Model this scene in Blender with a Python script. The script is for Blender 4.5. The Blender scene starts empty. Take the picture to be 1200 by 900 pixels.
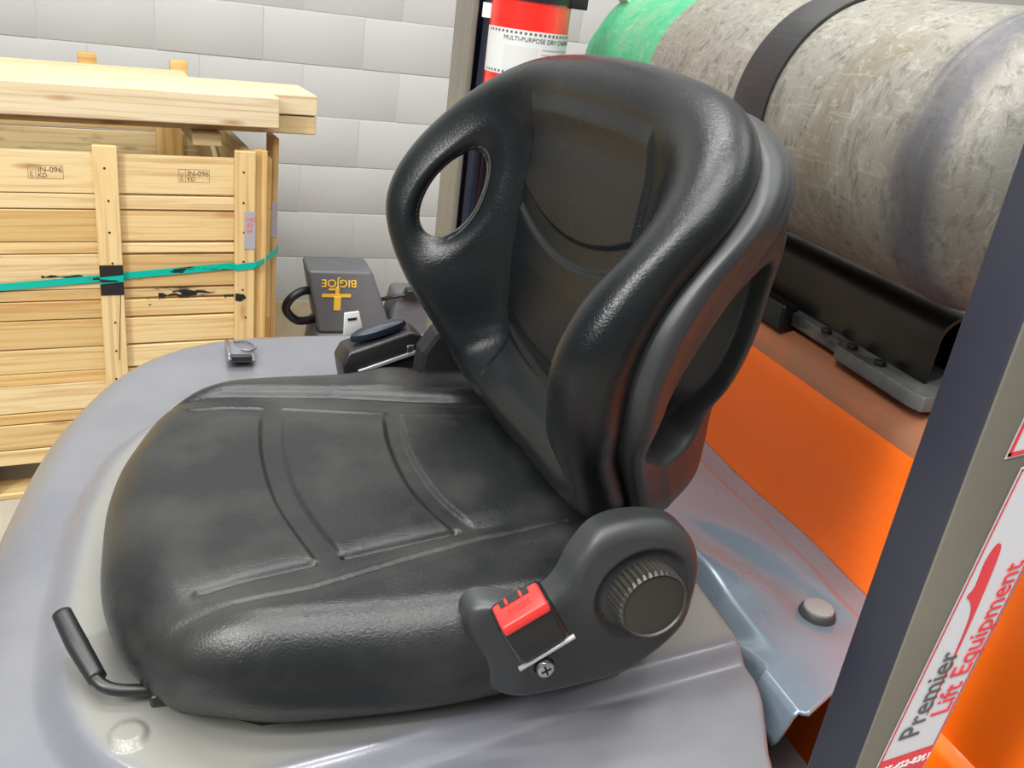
import bpy, math, random
import numpy as np
from mathutils import Vector, Matrix

scene = bpy.context.scene
col = scene.collection
random.seed(7); rng = np.random.default_rng(7)
CAM_H = 1.6            # all coordinates below are written relative to eye height; floor is z = -1.6; lifted at the end

# ------------------------------------------------------------------ camera
F_PX = 1050.0; PITCH, ROLL, YAW = map(math.radians, (23.54, 7.83, 21.45))
fw = Vector((math.sin(YAW)*math.cos(PITCH), math.cos(YAW)*math.cos(PITCH), -math.sin(PITCH)))
rt = Vector((math.cos(YAW), -math.sin(YAW), 0)); up = rt.cross(fw)
r2 = rt*math.cos(ROLL)+up*math.sin(ROLL); u2 = -rt*math.sin(ROLL)+up*math.cos(ROLL)
cam = bpy.data.cameras.new('camera'); cam.sensor_width = 36; cam.lens = F_PX*36/1200; cam.clip_start = .02
camo = bpy.data.objects.new('camera', cam); col.objects.link(camo)
m = Matrix((r2, u2, -fw)).transposed().to_4x4(); m.translation = Vector((0, 0, CAM_H)); camo.matrix_world = m
scene.camera = camo
# ------------------------------------------------------------------ light
scene.view_settings.view_transform = 'Standard'; scene.view_settings.look = 'None'
scene.view_settings.exposure = 0.27; scene.view_settings.gamma = 1
w = bpy.data.worlds.new('warehouse_air'); scene.world = w; w.use_nodes = True
bg = w.node_tree.nodes['Background']; bg.inputs[0].default_value = (.93, .96, 1, 1); bg.inputs[1].default_value = .24
def area(name, loc, size, power, target=None, colr=(1, .985, .95)):
    l = bpy.data.lights.new(name, 'AREA'); l.shape = 'RECTANGLE'; l.size, l.size_y = size; l.energy = power; l.color = colr
    o = bpy.data.objects.new(name, l); col.objects.link(o); o.location = (loc[0], loc[1], loc[2]+CAM_H)
    if target is not None:
        d = Vector(target)-Vector(loc); o.rotation_euler = d.to_track_quat('-Z', 'Y').to_euler()
    return o
area('bright_ceiling_bounce', (0, .5, 3.6), (9, 9), 150, None, (.97, .985, 1))
area('ceiling_light_strip', (.1, .55, 2.7), (2.4, .22), 62)
area('ceiling_light_strip', (.1, -.75, 2.7), (2.4, .22), 62)
area('ceiling_light_strip', (.2, 2.3, 2.8), (2.6, .22), 66)
area('ceiling_light_strip', (-2.3, -.6, 2.1), (.3, 2.4), 140, (.4, .9, -.6))
area('ceiling_light_strip', (3.0, 1.2, 2.8), (.3, 2.6), 28)

# ------------------------------------------------------------------ material helpers
def newmat(name, base=(.5, .5, .5), rough=.5, metal=0, coat=0, spec=.5):
    m = bpy.data.materials.new(name); m.use_nodes = True
    b = m.node_tree.nodes['Principled BSDF']
    b.inputs['Base Color'].default_value = (*base, 1); b.inputs['Roughness'].default_value = rough
    b.inputs['Metallic'].default_value = metal; b.inputs['Coat Weight'].default_value = coat
    b.inputs['Coat Roughness'].default_value = .12; b.inputs['Specular IOR Level'].default_value = spec
    return m, m.node_tree, b
def nn(nt, typ, **kw):
    n = nt.nodes.new(typ)
    for k, v in kw.items():
        if k.startswith('i_'): n.inputs[k[2:].replace('_', ' ')].default_value = v
        else: setattr(n, k, v)
    return n
def coords(nt, scale=(1, 1, 1), kind='Object', randomize=False):
    tc = nn(nt, 'ShaderNodeTexCoord'); mp = nn(nt, 'ShaderNodeMapping'); mp.inputs['Scale'].default_value = scale
    nt.links.new(tc.outputs[kind], mp.inputs['Vector'])
    if randomize:
        oi = nn(nt, 'ShaderNodeObjectInfo'); mul = nn(nt, 'ShaderNodeMath', operation='MULTIPLY'); mul.inputs[1].default_value = 37.0
        nt.links.new(oi.outputs['Random'], mul.inputs[0]); nt.links.new(mul.outputs[0], mp.inputs['Location'])
    return mp.outputs[0]
def noise(nt, vec, scale, detail=4, rough=.5, dist=0):
    n = nn(nt, 'ShaderNodeTexNoise'); n.inputs['Scale'].default_value = scale; n.inputs['Detail'].default_value = detail
    n.inputs['Roughness'].default_value = rough; n.inputs['Distortion'].default_value = dist
    nt.links.new(vec, n.inputs['Vector']); return n.outputs['Fac']
def ramp(nt, fac, stops):
    r = nn(nt, 'ShaderNodeValToRGB'); e = r.color_ramp.elements
    while len(e) < len(stops): e.new(.5)
    for el, (p, c) in zip(e, stops):
        el.position = p; el.color = (*c, 1) if len(c) == 3 else c
    nt.links.new(fac, r.inputs[0]); return r.outputs[0]
def mixc(nt, fac, a, b, mode='MIX'):
    n = nn(nt, 'ShaderNodeMix', data_type='RGBA', blend_type=mode)
    for v, s in ((fac, 0), (a, 6), (b, 7)):
        if isinstance(v, (int, float)): n.inputs[s].default_value = v
        elif isinstance(v, tuple): n.inputs[s].default_value = (*v, 1)
        else: nt.links.new(v, n.inputs[s])
    return n.outputs[2]
def bump(nt, b, h, strength, dist=.001):
    n = nn(nt, 'ShaderNodeBump'); n.inputs['Strength'].default_value = strength; n.inputs['Distance'].default_value = dist
    nt.links.new(h, n.inputs['Height']); nt.links.new(n.outputs[0], b.inputs['Normal'])
def g(v): return (v, v, v)
M = {}
# black vinyl of the seat, with fine wrinkles and dust
def vinyl(name, base, rlo, rhi, dust):
    m_, nt, b = newmat(name, base, .4, 0, 0, .42); v = coords(nt)
    n1 = noise(nt, v, 9, 5); n2 = noise(nt, v, 520, 3, .6, .6); n3 = noise(nt, coords(nt, (1, 1, 1.6)), 300, 2, .5, .25)
    nt.links.new(mixc(nt, ramp(nt, n1, [(.45, g(0)), (.75, g(dust))]), base, (.12, .12, .105)), b.inputs['Base Color'])
    nt.links.new(ramp(nt, n1, [(.3, g(rlo)), (.7, g(rhi))]), b.inputs['Roughness'])
    ad = nn(nt, 'ShaderNodeMath', operation='ADD'); nt.links.new(n2, ad.inputs[0]); nt.links.new(n3, ad.inputs[1])
    bump(nt, b, ad.outputs[0], .34, .0008); return m_
M['vinyl'] = vinyl('black_vinyl', (.011, .0125, .013), .23, .34, .22)
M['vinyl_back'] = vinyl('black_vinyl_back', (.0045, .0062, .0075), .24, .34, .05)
def plastic(name, base, rough, sc=600, bs=.12):
    m_, nt, b = newmat(name, base, rough); v = coords(nt)
    bump(nt, b, noise(nt, v, sc, 2), bs, .0006)
    nt.links.new(ramp(nt, noise(nt, v, 14, 4), [(.3, g(rough-.06)), (.7, g(rough+.1))]), b.inputs['Roughness']); return m_
M['shell'] = plastic('grey_black_shell_plastic', (.033, .035, .037), .42)
M['black_plastic'] = plastic('black_plastic', (.012, .012, .013), .35)
M['black_matte'] = plastic('matt_black', (.01, .01, .01), .6)
M['knob_face'] = plastic('knob_face', (.035, .033, .028), .38)
M['red_plastic'] = newmat('red_plastic', (.85, .035, .03), .3)[0]
M['steel'] = newmat('bright_steel', (.62, .62, .63), .3, 1)[0]
M['grey_steel'] = newmat('grey_zinc', (.55, .55, .55), .45, .6)[0]
M['rubber'] = plastic('worn_rubber', (.03, .03, .032), .55)
M['rubber_top'] = plastic('dusty_rubber', (.22, .22, .21), .6)
# grey painted hood
def paint(name, base, dustc, rough, metal, dustamt=.5, coat=.4):
    m_, nt, b = newmat(name, base, rough, metal, coat); v = coords(nt)
    n = noise(nt, v, 5, 6, .6); n2 = noise(nt, v, 60, 4, .7)
    c = mixc(nt, ramp(nt, n, [(.42, g(0)), (.7, g(dustamt))]), base, dustc)
    nt.links.new(mixc(nt, ramp(nt, n2, [(.6, g(0)), (.8, g(.25))]), c, dustc), b.inputs['Base Color'])
    nt.links.new(ramp(nt, n, [(.35, g(rough)), (.7, g(rough+.25))]), b.inputs['Roughness']); return m_
M['hood'] = paint('grey_hood_paint', (.155, .160, .183), (.23, .23, .215), .26, .25, .35)
nt = M['hood'].node_tree; b = nt.nodes['Principled BSDF']
at = nn(nt, 'ShaderNodeAttribute', attribute_name='dust'); src = b.inputs['Base Color'].links[0].from_socket; rs = b.inputs['Roughness'].links[0].from_socket
dn = nn(nt, 'ShaderNodeMath', operation='MULTIPLY'); nt.links.new(at.outputs['Fac'], dn.inputs[0]); nt.links.new(ramp(nt, noise(nt, coords(nt), 6, 5), [(.3, g(.6)), (.65, g(1))]), dn.inputs[1])
nt.links.new(mixc(nt, dn.outputs[0], src, (.215, .213, .19)), b.inputs['Base Color']); nt.links.new(mixc(nt, dn.outputs[0], rs, (.5, .5, .5)), b.inputs['Roughness'])
M['pad'] = paint('dusty_grey_deck', (.20, .205, .215), (.30, .30, .27), .42, .1, .6, .15)
M['cover'] = paint('glossy_blue_grey', (.19, .25, .31), (.32, .37, .41), .13, .35, .25, .8)
M['orange'] = paint('orange_paint', (1.0, .150, .0), (1.0, .17, .004), .40, 0, .3, .15)
m_, nt, b = newmat('dusty_orange_top', (.6, .15, .04), .65); v = coords(nt); M['orange_top'] = m_
nt.links.new(ramp(nt, noise(nt, coords(nt, (3, .6, 3)), 9, 6, .65), [(.3, (.50, .13, .035)), (.5, (.33, .12, .055)), (.75, (.23, .125, .07))]), b.inputs['Base Color'])
M['bracket'] = plastic('black_bracket_paint', (.005, .005, .005), .36, 120, .3)
M['worn'] = paint('worn_bracket', (.012, .012, .012), (.42, .42, .40), .35, 0, .55)
M['strap'] = paint('black_tank_strap', (.02, .02, .021), (.11, .11, .11), .42, .2, .5, 0)
M['post_refl_dark'] = paint('dark_post_reflection', (.022, .024, .037), (.04, .04, .05), .5, 0, .4, 0)  # darker copy of the post metal, dark reflections put into its colour
M['post'] = paint('taupe_post', (.17, .158, .128), (.24, .22, .175), .45, .1, .5, .2)  # grey post metal with the reflected light put into its taupe colour
M['chassis'] = paint('chassis', (.03, .03, .03), (.08, .08, .07), .6, 0)
M['sticker'] = newmat('white_vinyl', (.68, .68, .72), .35)[0]
M['sticker_red'] = newmat('red_ink', (.78, .045, .06), .4)[0]
M['ink'] = newmat('grey_ink', (.10, .10, .10), .5)[0]
M['stamp_ink'] = newmat('stamp_ink', (.22, .14, .07), .8)[0]
M['yellow'] = newmat('yellow_ink', (.85, .52, .06), .5)[0]
M['white'] = newmat('white_paint', (.8, .8, .8), .5)[0]
M['navy'] = plastic('navy_black_hose', (.008, .012, .024), .35)
M['red_paint'] = newmat('red_enamel', (.85, .02, .012), .22, 0, .6)[0]
M['paper'] = newmat('label_paper', (.6, .61, .6), .5)[0]
M['tag'] = newmat('grey_tag', (.36, .35, .38), .6)[0]
# walls
m_, nt, b = newmat('painted_block', (.7, .7, .66), .6); M['block'] = m_; v = coords(nt)
nt.links.new(ramp(nt, noise(nt, v, 2.2, 4), [(.3, (.45, .455, .445)), (.7, (.505, .505, .49))]), b.inputs['Base Color'])
bump(nt, b, noise(nt, v, 90, 4, .6), .35, .002)
M['mortar'] = newmat('painted_mortar', (.50, .50, .48), .8)[0]
m_, nt, b = newmat('dirty_block', (.4, .3, .2), .8); M['dirty_block'] = m_; v = coords(nt)
nt.links.new(ramp(nt, noise(nt, v, 9, 6), [(.3, (.42, .31, .18)), (.7, (.55, .47, .34))]), b.inputs['Base Color'])
m_, nt, b = newmat('concrete_floor', (.3, .29, .26), .5); M['floor'] = m_; v = coords(nt)
nt.links.new(ramp(nt, noise(nt, v, 1.4, 6), [(.3, (.28, .26, .22)), (.7, (.42, .39, .33))]), b.inputs['Base Color'])
# wood, grain along local x
def wood(name, light, mid, dark, dirt=0):
    m_, nt, b = newmat(name, light, .62, 0, 0, .3)
    v = coords(nt, (1.2, 22, 22), randomize=True); v2 = coords(nt, (2.2, 9, 9), randomize=True); v3 = coords(nt, (.6, 3, 3), randomize=True)
    n = noise(nt, v, 1.6, 5, .55, 1.2)
    c = ramp(nt, n, [(.30, mid), (.46, light), (.60, light), (.75, mid)])
    c = mixc(nt, ramp(nt, noise(nt, coords(nt, (1.0, 60, 60), randomize=True), 1.4, 3, .5, .6), [(.52, g(0)), (.62, g(.38))]), c, dark)
    kn = nn(nt, 'ShaderNodeTexVoronoi'); kn.inputs['Scale'].default_value = 1.5; nt.links.new(v2, kn.inputs['Vector'])
    c = mixc(nt, ramp(nt, kn.outputs['Distance'], [(.05, g(.9)), (.16, g(0))]), c, dark)
    c = mixc(nt, ramp(nt, noise(nt, v3, 2.2, 3), [(.55, g(0)), (.8, g(.45))]), c, mid)
    oi = nn(nt, 'ShaderNodeObjectInfo')
    c = mixc(nt, 1.0, c, ramp(nt, oi.outputs['Random'], [(0, (.80, .68, .50)), (.35, (.95, .90, .80)), (.7, (1.0, .98, .95)), (1, (1, 1, 1))]), 'MULTIPLY')
    if dirt:
        c = mixc(nt, ramp(nt, noise(nt, coords(nt, (4, 14, 14), randomize=True), 1.5, 5, .6), [(.60, g(0)), (.68, g(dirt))]), c, (.05, .045, .04))
    nt.links.new(c, b.inputs['Base Color']); bump(nt, b, n, .25, .002); return m_
M['wood'] = wood('pale_pine', (.74, .59, .33), (.64, .43, .19), (.42, .22, .08))
M['wood_dirty'] = wood('stained_pine', (.72, .57, .33), (.62, .43, .21), (.30, .18, .08), .9)
M['wood_dark'] = wood('amber_pine', (.70, .48, .20), (.58, .34, .11), (.3, .15, .05))
M['wood_inner'] = wood('greyed_pine', (.62, .50, .28), (.48, .36, .17), (.22, .15, .07), .35)
M['wood_board'] = wood('fresh_board', (.66, .56, .38), (.60, .47, .26), (.36, .17, .07))
m_, nt, b = newmat('teal_strap', (.0, .38, .30), .35); M['teal'] = m_
nt.links.new(ramp(nt, noise(nt, coords(nt, (14, 1, 60)), 1.0, 3), [(.60, (.0, .42, .33)), (.64, (.02, .03, .03))]), b.inputs['Base Color'])
# propane tank metal: brushed scratches and grime bands
def tankmat(name, a, b_, c_, sc=(9, 3, 9)):
    m_, nt, b = newmat(name, a, .45, .45); v = coords(nt, sc); v2 = coords(nt, (4, 1.2, 4)); v3 = coords(nt)
    n = noise(nt, v, 9, 8, .75, .8); n2 = noise(nt, v2, 3, 5, .6, .5)
    cc = ramp(nt, n, [(.34, b_), (.5, a), (.68, a)])
    cc = mixc(nt, ramp(nt, n2, [(.52, g(0)), (.72, g(.75))]), cc, c_)
    for sc_, st_ in (((60, 8, 30), .30), ((12, 70, 25), .25), ((40, 40, 6), .22)):
        cc = mixc(nt, ramp(nt, noise(nt, coords(nt, sc_), 1.6, 3, .6, .4), [(.60, g(0)), (.64, g(st_)), (.68, g(0))]), cc, (.50, .48, .42))
    nt.links.new(cc, b.inputs['Base Color']); nt.links.new(ramp(nt, n, [(.3, g(.62)), (.7, g(.46))]), b.inputs['Roughness'])
    bump(nt, b, noise(nt, v3, 110, 5, .7), .35, .0012); return m_, nt, b, cc
M['tank'], nt, b, cc = tankmat('scuffed_aluminium', (.25, .24, .205), (.12, .112, .088), (.18, .155, .10))
tc = nn(nt, 'ShaderNodeTexCoord'); sp = nn(nt, 'ShaderNodeSeparateXYZ'); nt.links.new(tc.outputs['Object'], sp.inputs[0])
mp = nn(nt, 'ShaderNodeMapRange'); mp.inputs['From Min'].default_value = -.5; mp.inputs['From Max'].default_value = .5
wob = nn(nt, 'ShaderNodeMath', operation='MULTIPLY_ADD'); wob.inputs[1].default_value = .06; nt.links.new(noise(nt, tc.outputs['Object'], 9, 4), wob.inputs[0]); nt.links.new(sp.outputs['Z'], wob.inputs[2])
nt.links.new(wob.outputs[0], mp.inputs[0])
band = ramp(nt, mp.outputs[0], [(.05, g(.25)), (.085, g(.3)), (.105, g(.85)), (.135, g(.7)), (.165, g(0))])
cc = mixc(nt, band, cc, (.07, .07, .085))
nt.links.new(cc, b.inputs['Base Color'])
M['tank_green'], nt, b, cc = tankmat('chipped_green_paint', (.06, .42, .20), (.05, .36, .17), (.22, .42, .26))
M['bin'] = plastic('charcoal_cowl', (.115, .115, .125), .4)

# ------------------------------------------------------------------ object helpers
def tag(o, label=None, cat=None, group=None, kind=None):
    if label: o['label'] = label
    if cat: o['category'] = cat
    if group: o['group'] = group
    if kind: o['kind'] = kind
    return o
def empty(name, loc=(0, 0, 0), rot=(0, 0, 0), **kw):
    o = bpy.data.objects.new(name, None); o.empty_display_size = .05; o.location = loc; o.rotation_euler = rot; col.objects.link(o); return tag(o, **kw)
def mesh(name, verts, faces, mat, parent=None, smooth=False, loc=None, rot=None, **kw):
    me = bpy.data.meshes.new(name); me.from_pydata([tuple(v) for v in verts], [], [tuple(f) for f in faces]); me.update()
    if mat is not None:
        for mm in (mat if isinstance(mat, (list, tuple)) else [mat]): me.materials.append(mm)
    if smooth: me.polygons.foreach_set('use_smooth', [True]*len(me.polygons))
    o = bpy.data.objects.new(name, me); col.objects.link(o)
    if parent: o.parent = parent
    if loc is not None: o.location = loc
    if rot is not None: o.rotation_euler = rot
    return tag(o, **kw)
def bev(o, w, seg=2, ang=30):
    b = o.modifiers.new('bevel', 'BEVEL'); b.width = w; b.segments = seg; b.limit_method = 'ANGLE'; b.angle_limit = math.radians(ang)
    o.data.polygons.foreach_set('use_smooth', [True]*len(o.data.polygons)); b.harden_normals = False
    return o
BF = [(0, 3, 2, 1), (4, 5, 6, 7), (0, 1, 5, 4), (1, 2, 6, 5), (2, 3, 7, 6), (3, 0, 4, 7)]
def boxv(x0, x1, y0, y1, z0, z1): return [(x0, y0, z0), (x1, y0, z0), (x1, y1, z0), (x0, y1, z0), (x0, y0, z1), (x1, y0, z1), (x1, y1, z1), (x0, y1, z1)]
def box(name, x0, x1, y0, y1, z0, z1, mat, parent=None, b=0, seg=2, **kw):
    c = ((x0+x1)/2, (y0+y1)/2, (z0+z1)/2)
    o = mesh(name, boxv(x0-c[0], x1-c[0], y0-c[1], y1-c[1], z0-c[2], z1-c[2]), BF, mat, parent, loc=c, **kw)
    if b: bev(o, b, seg)
    return o
def plank(name, x0, x1, y0, y1, z0, z1, mat, parent=None, jit=.0015, **kw):
    o = box(name, x0, x1, y0, y1, z0, z1, mat, parent, **kw)
    for v in o.data.vertices: v.co += Vector([random.uniform(-jit, jit) for _ in range(3)])
    bev(o, .0018, 1); o.data.polygons.foreach_set('use_smooth', [False]*6); return o
def post(name, x0, x1, y0, y1, z0, z1, mat, parent=None, **kw):      # upright plank, grain up: local x is world z
    hx, hy, hz = (x1-x0)/2, (y1-y0)/2, (z1-z0)/2
    o = mesh(name, [(c[0]+random.uniform(-.001, .001), c[1], c[2]+random.uniform(-.001, .001)) for c in boxv(-hz, hz, -hy, hy, -hx, hx)], BF, mat, parent, loc=((x0+x1)/2, (y0+y1)/2, (z0+z1)/2), rot=(0, -math.pi/2, 0), **kw)
    bev(o, .0018, 1); o.data.polygons.foreach_set('use_smooth', [False]*6); return o
def prism(name, poly, y0, y1, mat, parent=None, b=0, axis='y', seg=2, **kw):   # poly in (x,z) extruded along y, or (x,y) along z
    n = len(poly)
    if axis == 'y': vs = [(p[0], y0, p[1]) for p in poly]+[(p[0], y1, p[1]) for p in poly]
    else: vs = [(p[0], p[1], y0) for p in poly]+[(p[0], p[1], y1) for p in poly]
    fs = [tuple(range(n)), tuple(range(2*n-1, n-1, -1))]+[(i, i+n, (i+1) % n+n, (i+1) % n) for i in range(n)]
    o = mesh(name, vs, fs, mat, parent, **kw)
    import bmesh
    bm = bmesh.new(); bm.from_mesh(o.data); bmesh.ops.recalc_face_normals(bm, faces=bm.faces); bm.to_mesh(o.data); bm.free()
    if b: bev(o, b, seg)
    return o
def lathe(name, prof, mat, parent=None, n=48, M4=None, **kw):         # prof (r, h) about local z
    vs = []; fs = []
    for r, h in prof:
        for i in range(n): a = 2*math.pi*i/n; vs.append((r*math.cos(a), r*math.sin(a), h))
    for j in range(len(prof)-1):
        for i in range(n): fs.append((j*n+i, j*n+(i+1) % n, (j+1)*n+(i+1) % n, (j+1)*n+i))
    if prof[0][0] > 1e-6: fs.append(tuple(range(n-1, -1, -1)))
    if prof[-1][0] > 1e-6: fs.append(tuple((len(prof)-1)*n+i for i in range(n)))
    o = mesh(name, vs, fs, mat, parent, True, **kw)
    if M4 is not None: o.matrix_local = M4
    o.modifiers.new('es', 'EDGE_SPLIT').split_angle = math.radians(35)
    return o
def tube(name, pts, rad, mat, parent=None, n=14, sub=6, closed=False, **kw):
    pts = np.array(pts, float); P = catmull(pts, sub, closed) if len(pts) > 2 else pts
    rad = np.interp(np.linspace(0, 1, len(P)), np.linspace(0, 1, len(rad)), rad) if hasattr(rad, '__len__') else np.full(len(P), rad)
    T = np.gradient(P, axis=0)
    if closed: T = np.roll(P, -1, 0)-np.roll(P, 1, 0)
    T /= np.linalg.norm(T, axis=1)[:, None]
    N = np.cross(T[0], [0.3, .2, 1]); N /= np.linalg.norm(N); vs = []; fs = []
    for i in range(len(P)):
        N = N-T[i]*(N@T[i]); N /= np.linalg.norm(N); B = np.cross(T[i], N)
        for k in range(n): a = 2*math.pi*k/n; vs.append(P[i]+rad[i]*(math.cos(a)*N+math.sin(a)*B))
    L = len(P)
    for i in range(L if closed else L-1):
        for k in range(n): i2 = (i+1) % L; fs.append((i*n+k, i*n+(k+1) % n, i2*n+(k+1) % n, i2*n+k))
    if not closed: fs += [tuple(range(n-1, -1, -1)), tuple((L-1)*n+k for k in range(n))]
    return mesh(name, vs, fs, mat, parent, True, **kw)
def catmull(P, sub, closed):
    P = np.array(P, float); n = len(P); out = []
    rngi = range(n) if closed else range(n-1)
    for i in rngi:
        p0, p1, p2, p3 = [P[(i+k) % n] if closed else P[min(max(i+k, 0), n-1)] for k in (-1, 0, 1, 2)]
        for s in range(sub):
            t = s/sub; out.append(.5*((2*p1)+(-p0+p2)*t+(2*p0-5*p1+4*p2-p3)*t*t+(-p0+3*p1-3*p2+p3)*t**3))
    if not closed: out.append(P[-1])
    return np.array(out)
def text(name, body, size, mat, parent, M4, extrude=.0002, sx=1, wrap=None, bold=0, **kw):
    c = bpy.data.curves.new(name, 'FONT'); c.body = body; c.size = size; c.extrude = extrude; c.align_x = 'LEFT'; c.offset = bold
    if wrap: c.resolution_u = 3
    to = bpy.data.objects.new(name, c); col.objects.link(to)
    me = bpy.data.meshes.new_from_object(to.evaluated_get(bpy.context.evaluated_depsgraph_get())); bpy.data.objects.remove(to)
    for v in me.vertices:
        v.co.x *= sx
        if wrap: a = v.co.x/wrap; r = wrap+v.co.z; v.co = Vector((r*math.sin(a), -r*math.cos(a), v.co.y))
    me.materials.clear(); me.materials.append(mat)
    o = bpy.data.objects.new(name, me); col.objects.link(o); o.parent = parent; o.matrix_local = M4; return tag(o, **kw)
def frame(o, ex, ey, ez=None):
    ex = Vector(ex).normalized(); ey = Vector(ey).normalized(); ez = Vector(ez) if ez else ex.cross(ey)
    m = Matrix((ex, ey, ez)).transposed().to_4x4(); m.translation = Vector(o); return m
def ss(x): x = np.clip(x, 0, 1); return x*x*(3-2*x)
def polyR(poly, c, th):                                               # radius of a closed outline around c at angles th
    P = np.array(poly)-np.array(c); a = np.unwrap(np.arctan2(P[:, 1], P[:, 0])); 
    if a[-1] < a[0]: a = a[::-1]; P = P[::-1]
    r = np.hypot(P[:, 0], P[:, 1]); o = np.argsort(a % (2*np.pi)); aa = (a % (2*np.pi))[o]; rr = r[o]
    aa = np.concatenate([[aa[-1]-2*np.pi], aa, [aa[0]+2*np.pi]]); rr = np.concatenate([[rr[-1]], rr, [rr[0]]])
    return np.interp(th % (2*np.pi), aa, rr)
def sdf(poly, x, y):                                                  # signed distance, positive inside
    P = np.array(poly, float); Q = np.roll(P, -1, 0); best = np.full(x.shape, 9.); ins = np.zeros(x.shape, bool)
    for (ax, ay), (bx, by) in zip(P, Q):
        ex, ey = bx-ax, by-ay; t = np.clip(((x-ax)*ex+(y-ay)*ey)/(ex*ex+ey*ey), 0, 1)
        best = np.minimum(best, np.hypot(x-ax-t*ex, y-ay-t*ey))
        c = ((ay > y) != (by > y)) & (x < (bx-ax)*(y-ay)/((by-ay) if by != ay else 1e-9)+ax); ins ^= c
    return np.where(ins, best, -best)
def seg(p, q, x, y):
    ex, ey = q[0]-p[0], q[1]-p[1]; t = np.clip(((x-p[0])*ex+(y-p[1])*ey)/(ex*ex+ey*ey), 0, 1); return np.hypot(x-p[0]-t*ex, y-p[1]-t*ey)
def ringfaces(nr, nt_):
    i = np.arange(nr-1)[:, None]*nt_; k = np.arange(nt_)[None]; k2 = (k+1) % nt_
    return np.stack([i+k, i+k2, i+nt_+k2, i+nt_+k], -1).reshape(-1, 4)

# ================================================================== the setting
ff = box('floor', -9, 12, -6, 9, -1.7, -1.6, M['floor'], kind='structure')
wa = math.radians(1.65); WO = Vector((0, 3.95, 0))
wall = mesh('wall_back', boxv(-5, 9, .0022, .2, -1.6, 3.2), BF, M['mortar'], loc=WO, rot=(0, 0, wa), kind='structure')
BW, BH = .405, .2055
blk = None
zm = -.385
for r in range(-6, 6):
    z0 = zm+r*BH; z1 = z0+BH; shift = .857 if r % 2 else .695
    for k in range(-6, 9):
        x0 = shift+k*BW
        if x0 < -1.6 or x0 > 3.4: continue
        zz0 = max(z0, -1.6)
        dirty = z1 < -1.30
        o = mesh('concrete_block', boxv(-BW/2+.0014, BW/2-.0014, 0, .05, -BH/2+.0022, BH/2-.0022), BF, M['dirty_block'] if dirty else M['block'], wall, loc=(x0+BW/2, random.uniform(-.0012, .0012), (z0+z1)/2)) if (blk is None or dirty) else blk.copy()
        if blk is None and not dirty: bev(o, .002, 2); blk = o
        elif not dirty: col.objects.link(o); o.parent = wall; o.location = (x0+BW/2, random.uniform(-.0012, .0012), (z0+z1)/2)
# ================================================================== the crate
ca = math.radians(7.9)
crate = empty('wooden_crate', (.145, 2.75, -1.6), (0, 0, ca), label='tall open pale pine crate of nailed planks standing by the block wall', cat='crate')
rows = [(1.055, .945), (.942, .900), (.897, .807), (.804, .772), (.769, .668), (.665, .634), (.631, .578), (.575, .490), (.487, .415), (.412, .377), (.374, .288), (.285, .252), (.249, .168)]
mats = {0: 'wood', 4: 'wood_dirty', 5: 'wood_dirty', 6: 'wood', 9: 'wood_dark', 11: 'wood_dark'}
for i, (t, bt) in enumerate(rows):
    m1 = M[mats.get(i, 'wood')]
    plank('plank', -1.35, -.367, -.0, .02, bt, t, m1, crate)
    plank('plank', -.363, -.012, 0, .02, bt+.002, t-.002, M['wood_dirty'] if i in (5, ) else m1, crate)
for u0, u1 in ((-.397, -.335), (-.022, .036), (-1.1, -1.04)):
    post('batten', u0, u1, -.024, -.001, .17, 1.08, M['wood'], crate)
for k in range(9):                                                    # nails in the battens
    for uu in (-.366, .005):
        lathe('nail', [(0, .0), (.0035, 0), (.003, .0012), (0, .0016)], M['black_matte'], crate, 8, frame((uu+random.uniform(-.006, .006), -.0238, .30+k*.09), (1, 0, 0), (0, 0, 1), (0, -1, 0)))
box('corner_bracket', -.397, -.335, -.0255, -.0235, .655, .745, M['black_matte'], crate, label='black painted patch across the batten under the strap')
post('corner_post', .036, .075, .0, .04, .17, 1.08, M['wood_dark'], crate)
for k, (a0, a1, mm) in enumerate(((.2, .42, 'wood'), (.42, .52, 'wood_dark'), (.52, .74, 'wood'), (.74, .88, 'wood'), (.88, 1.04, 'wood_dark'))):
    post('side_block', .078, .112, .10, .16, a0, a1, M[mm], crate)
post('side_batten', .112, .130, .10, .19, .1, 1.10, M['wood'], crate)
# side wall, back wall, inner posts
for k in range(8): plank('back_plank', -1.35, .036, .862, .882, .2+k*.110, .305+k*.110+(.042 if k == 7 else 0), M['wood_inner'], crate)
def vplank(name, x0, x1, y0, y1, z0, z1, mat, par):                   # plank running front to back
    hx, hy, hz = (x1-x0)/2, (y1-y0)/2, (z1-z0)/2
    o = mesh(name, boxv(-hy, hy, -hx, hx, -hz, hz), BF, mat, par, loc=((x0+x1)/2, (y0+y1)/2, (z0+z1)/2), rot=(0, 0, math.pi/2)); bev(o, .0018, 1); o.data.polygons.foreach_set('use_smooth', [False]*6); return o
for k in range(8): vplank('side_plank', .012, .034, .0, .86, .2+k*.11, .305+k*.11, M['wood_inner'], crate)
o = plank('diagonal_brace', -.45, .45, -.009, .009, -.04, .04, M['wood_inner'], crate); o.location = (0.0, .43, .93); o.rotation_euler = (0, -.35, math.pi/2)
post('inner_post', -.14, -.05, .83, .86, .1, 1.075, M['wood_dark'], crate); post('inner_post', -.9, -.82, .83, .86, .1, 1.075, M['wood_dark'], crate)
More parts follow.
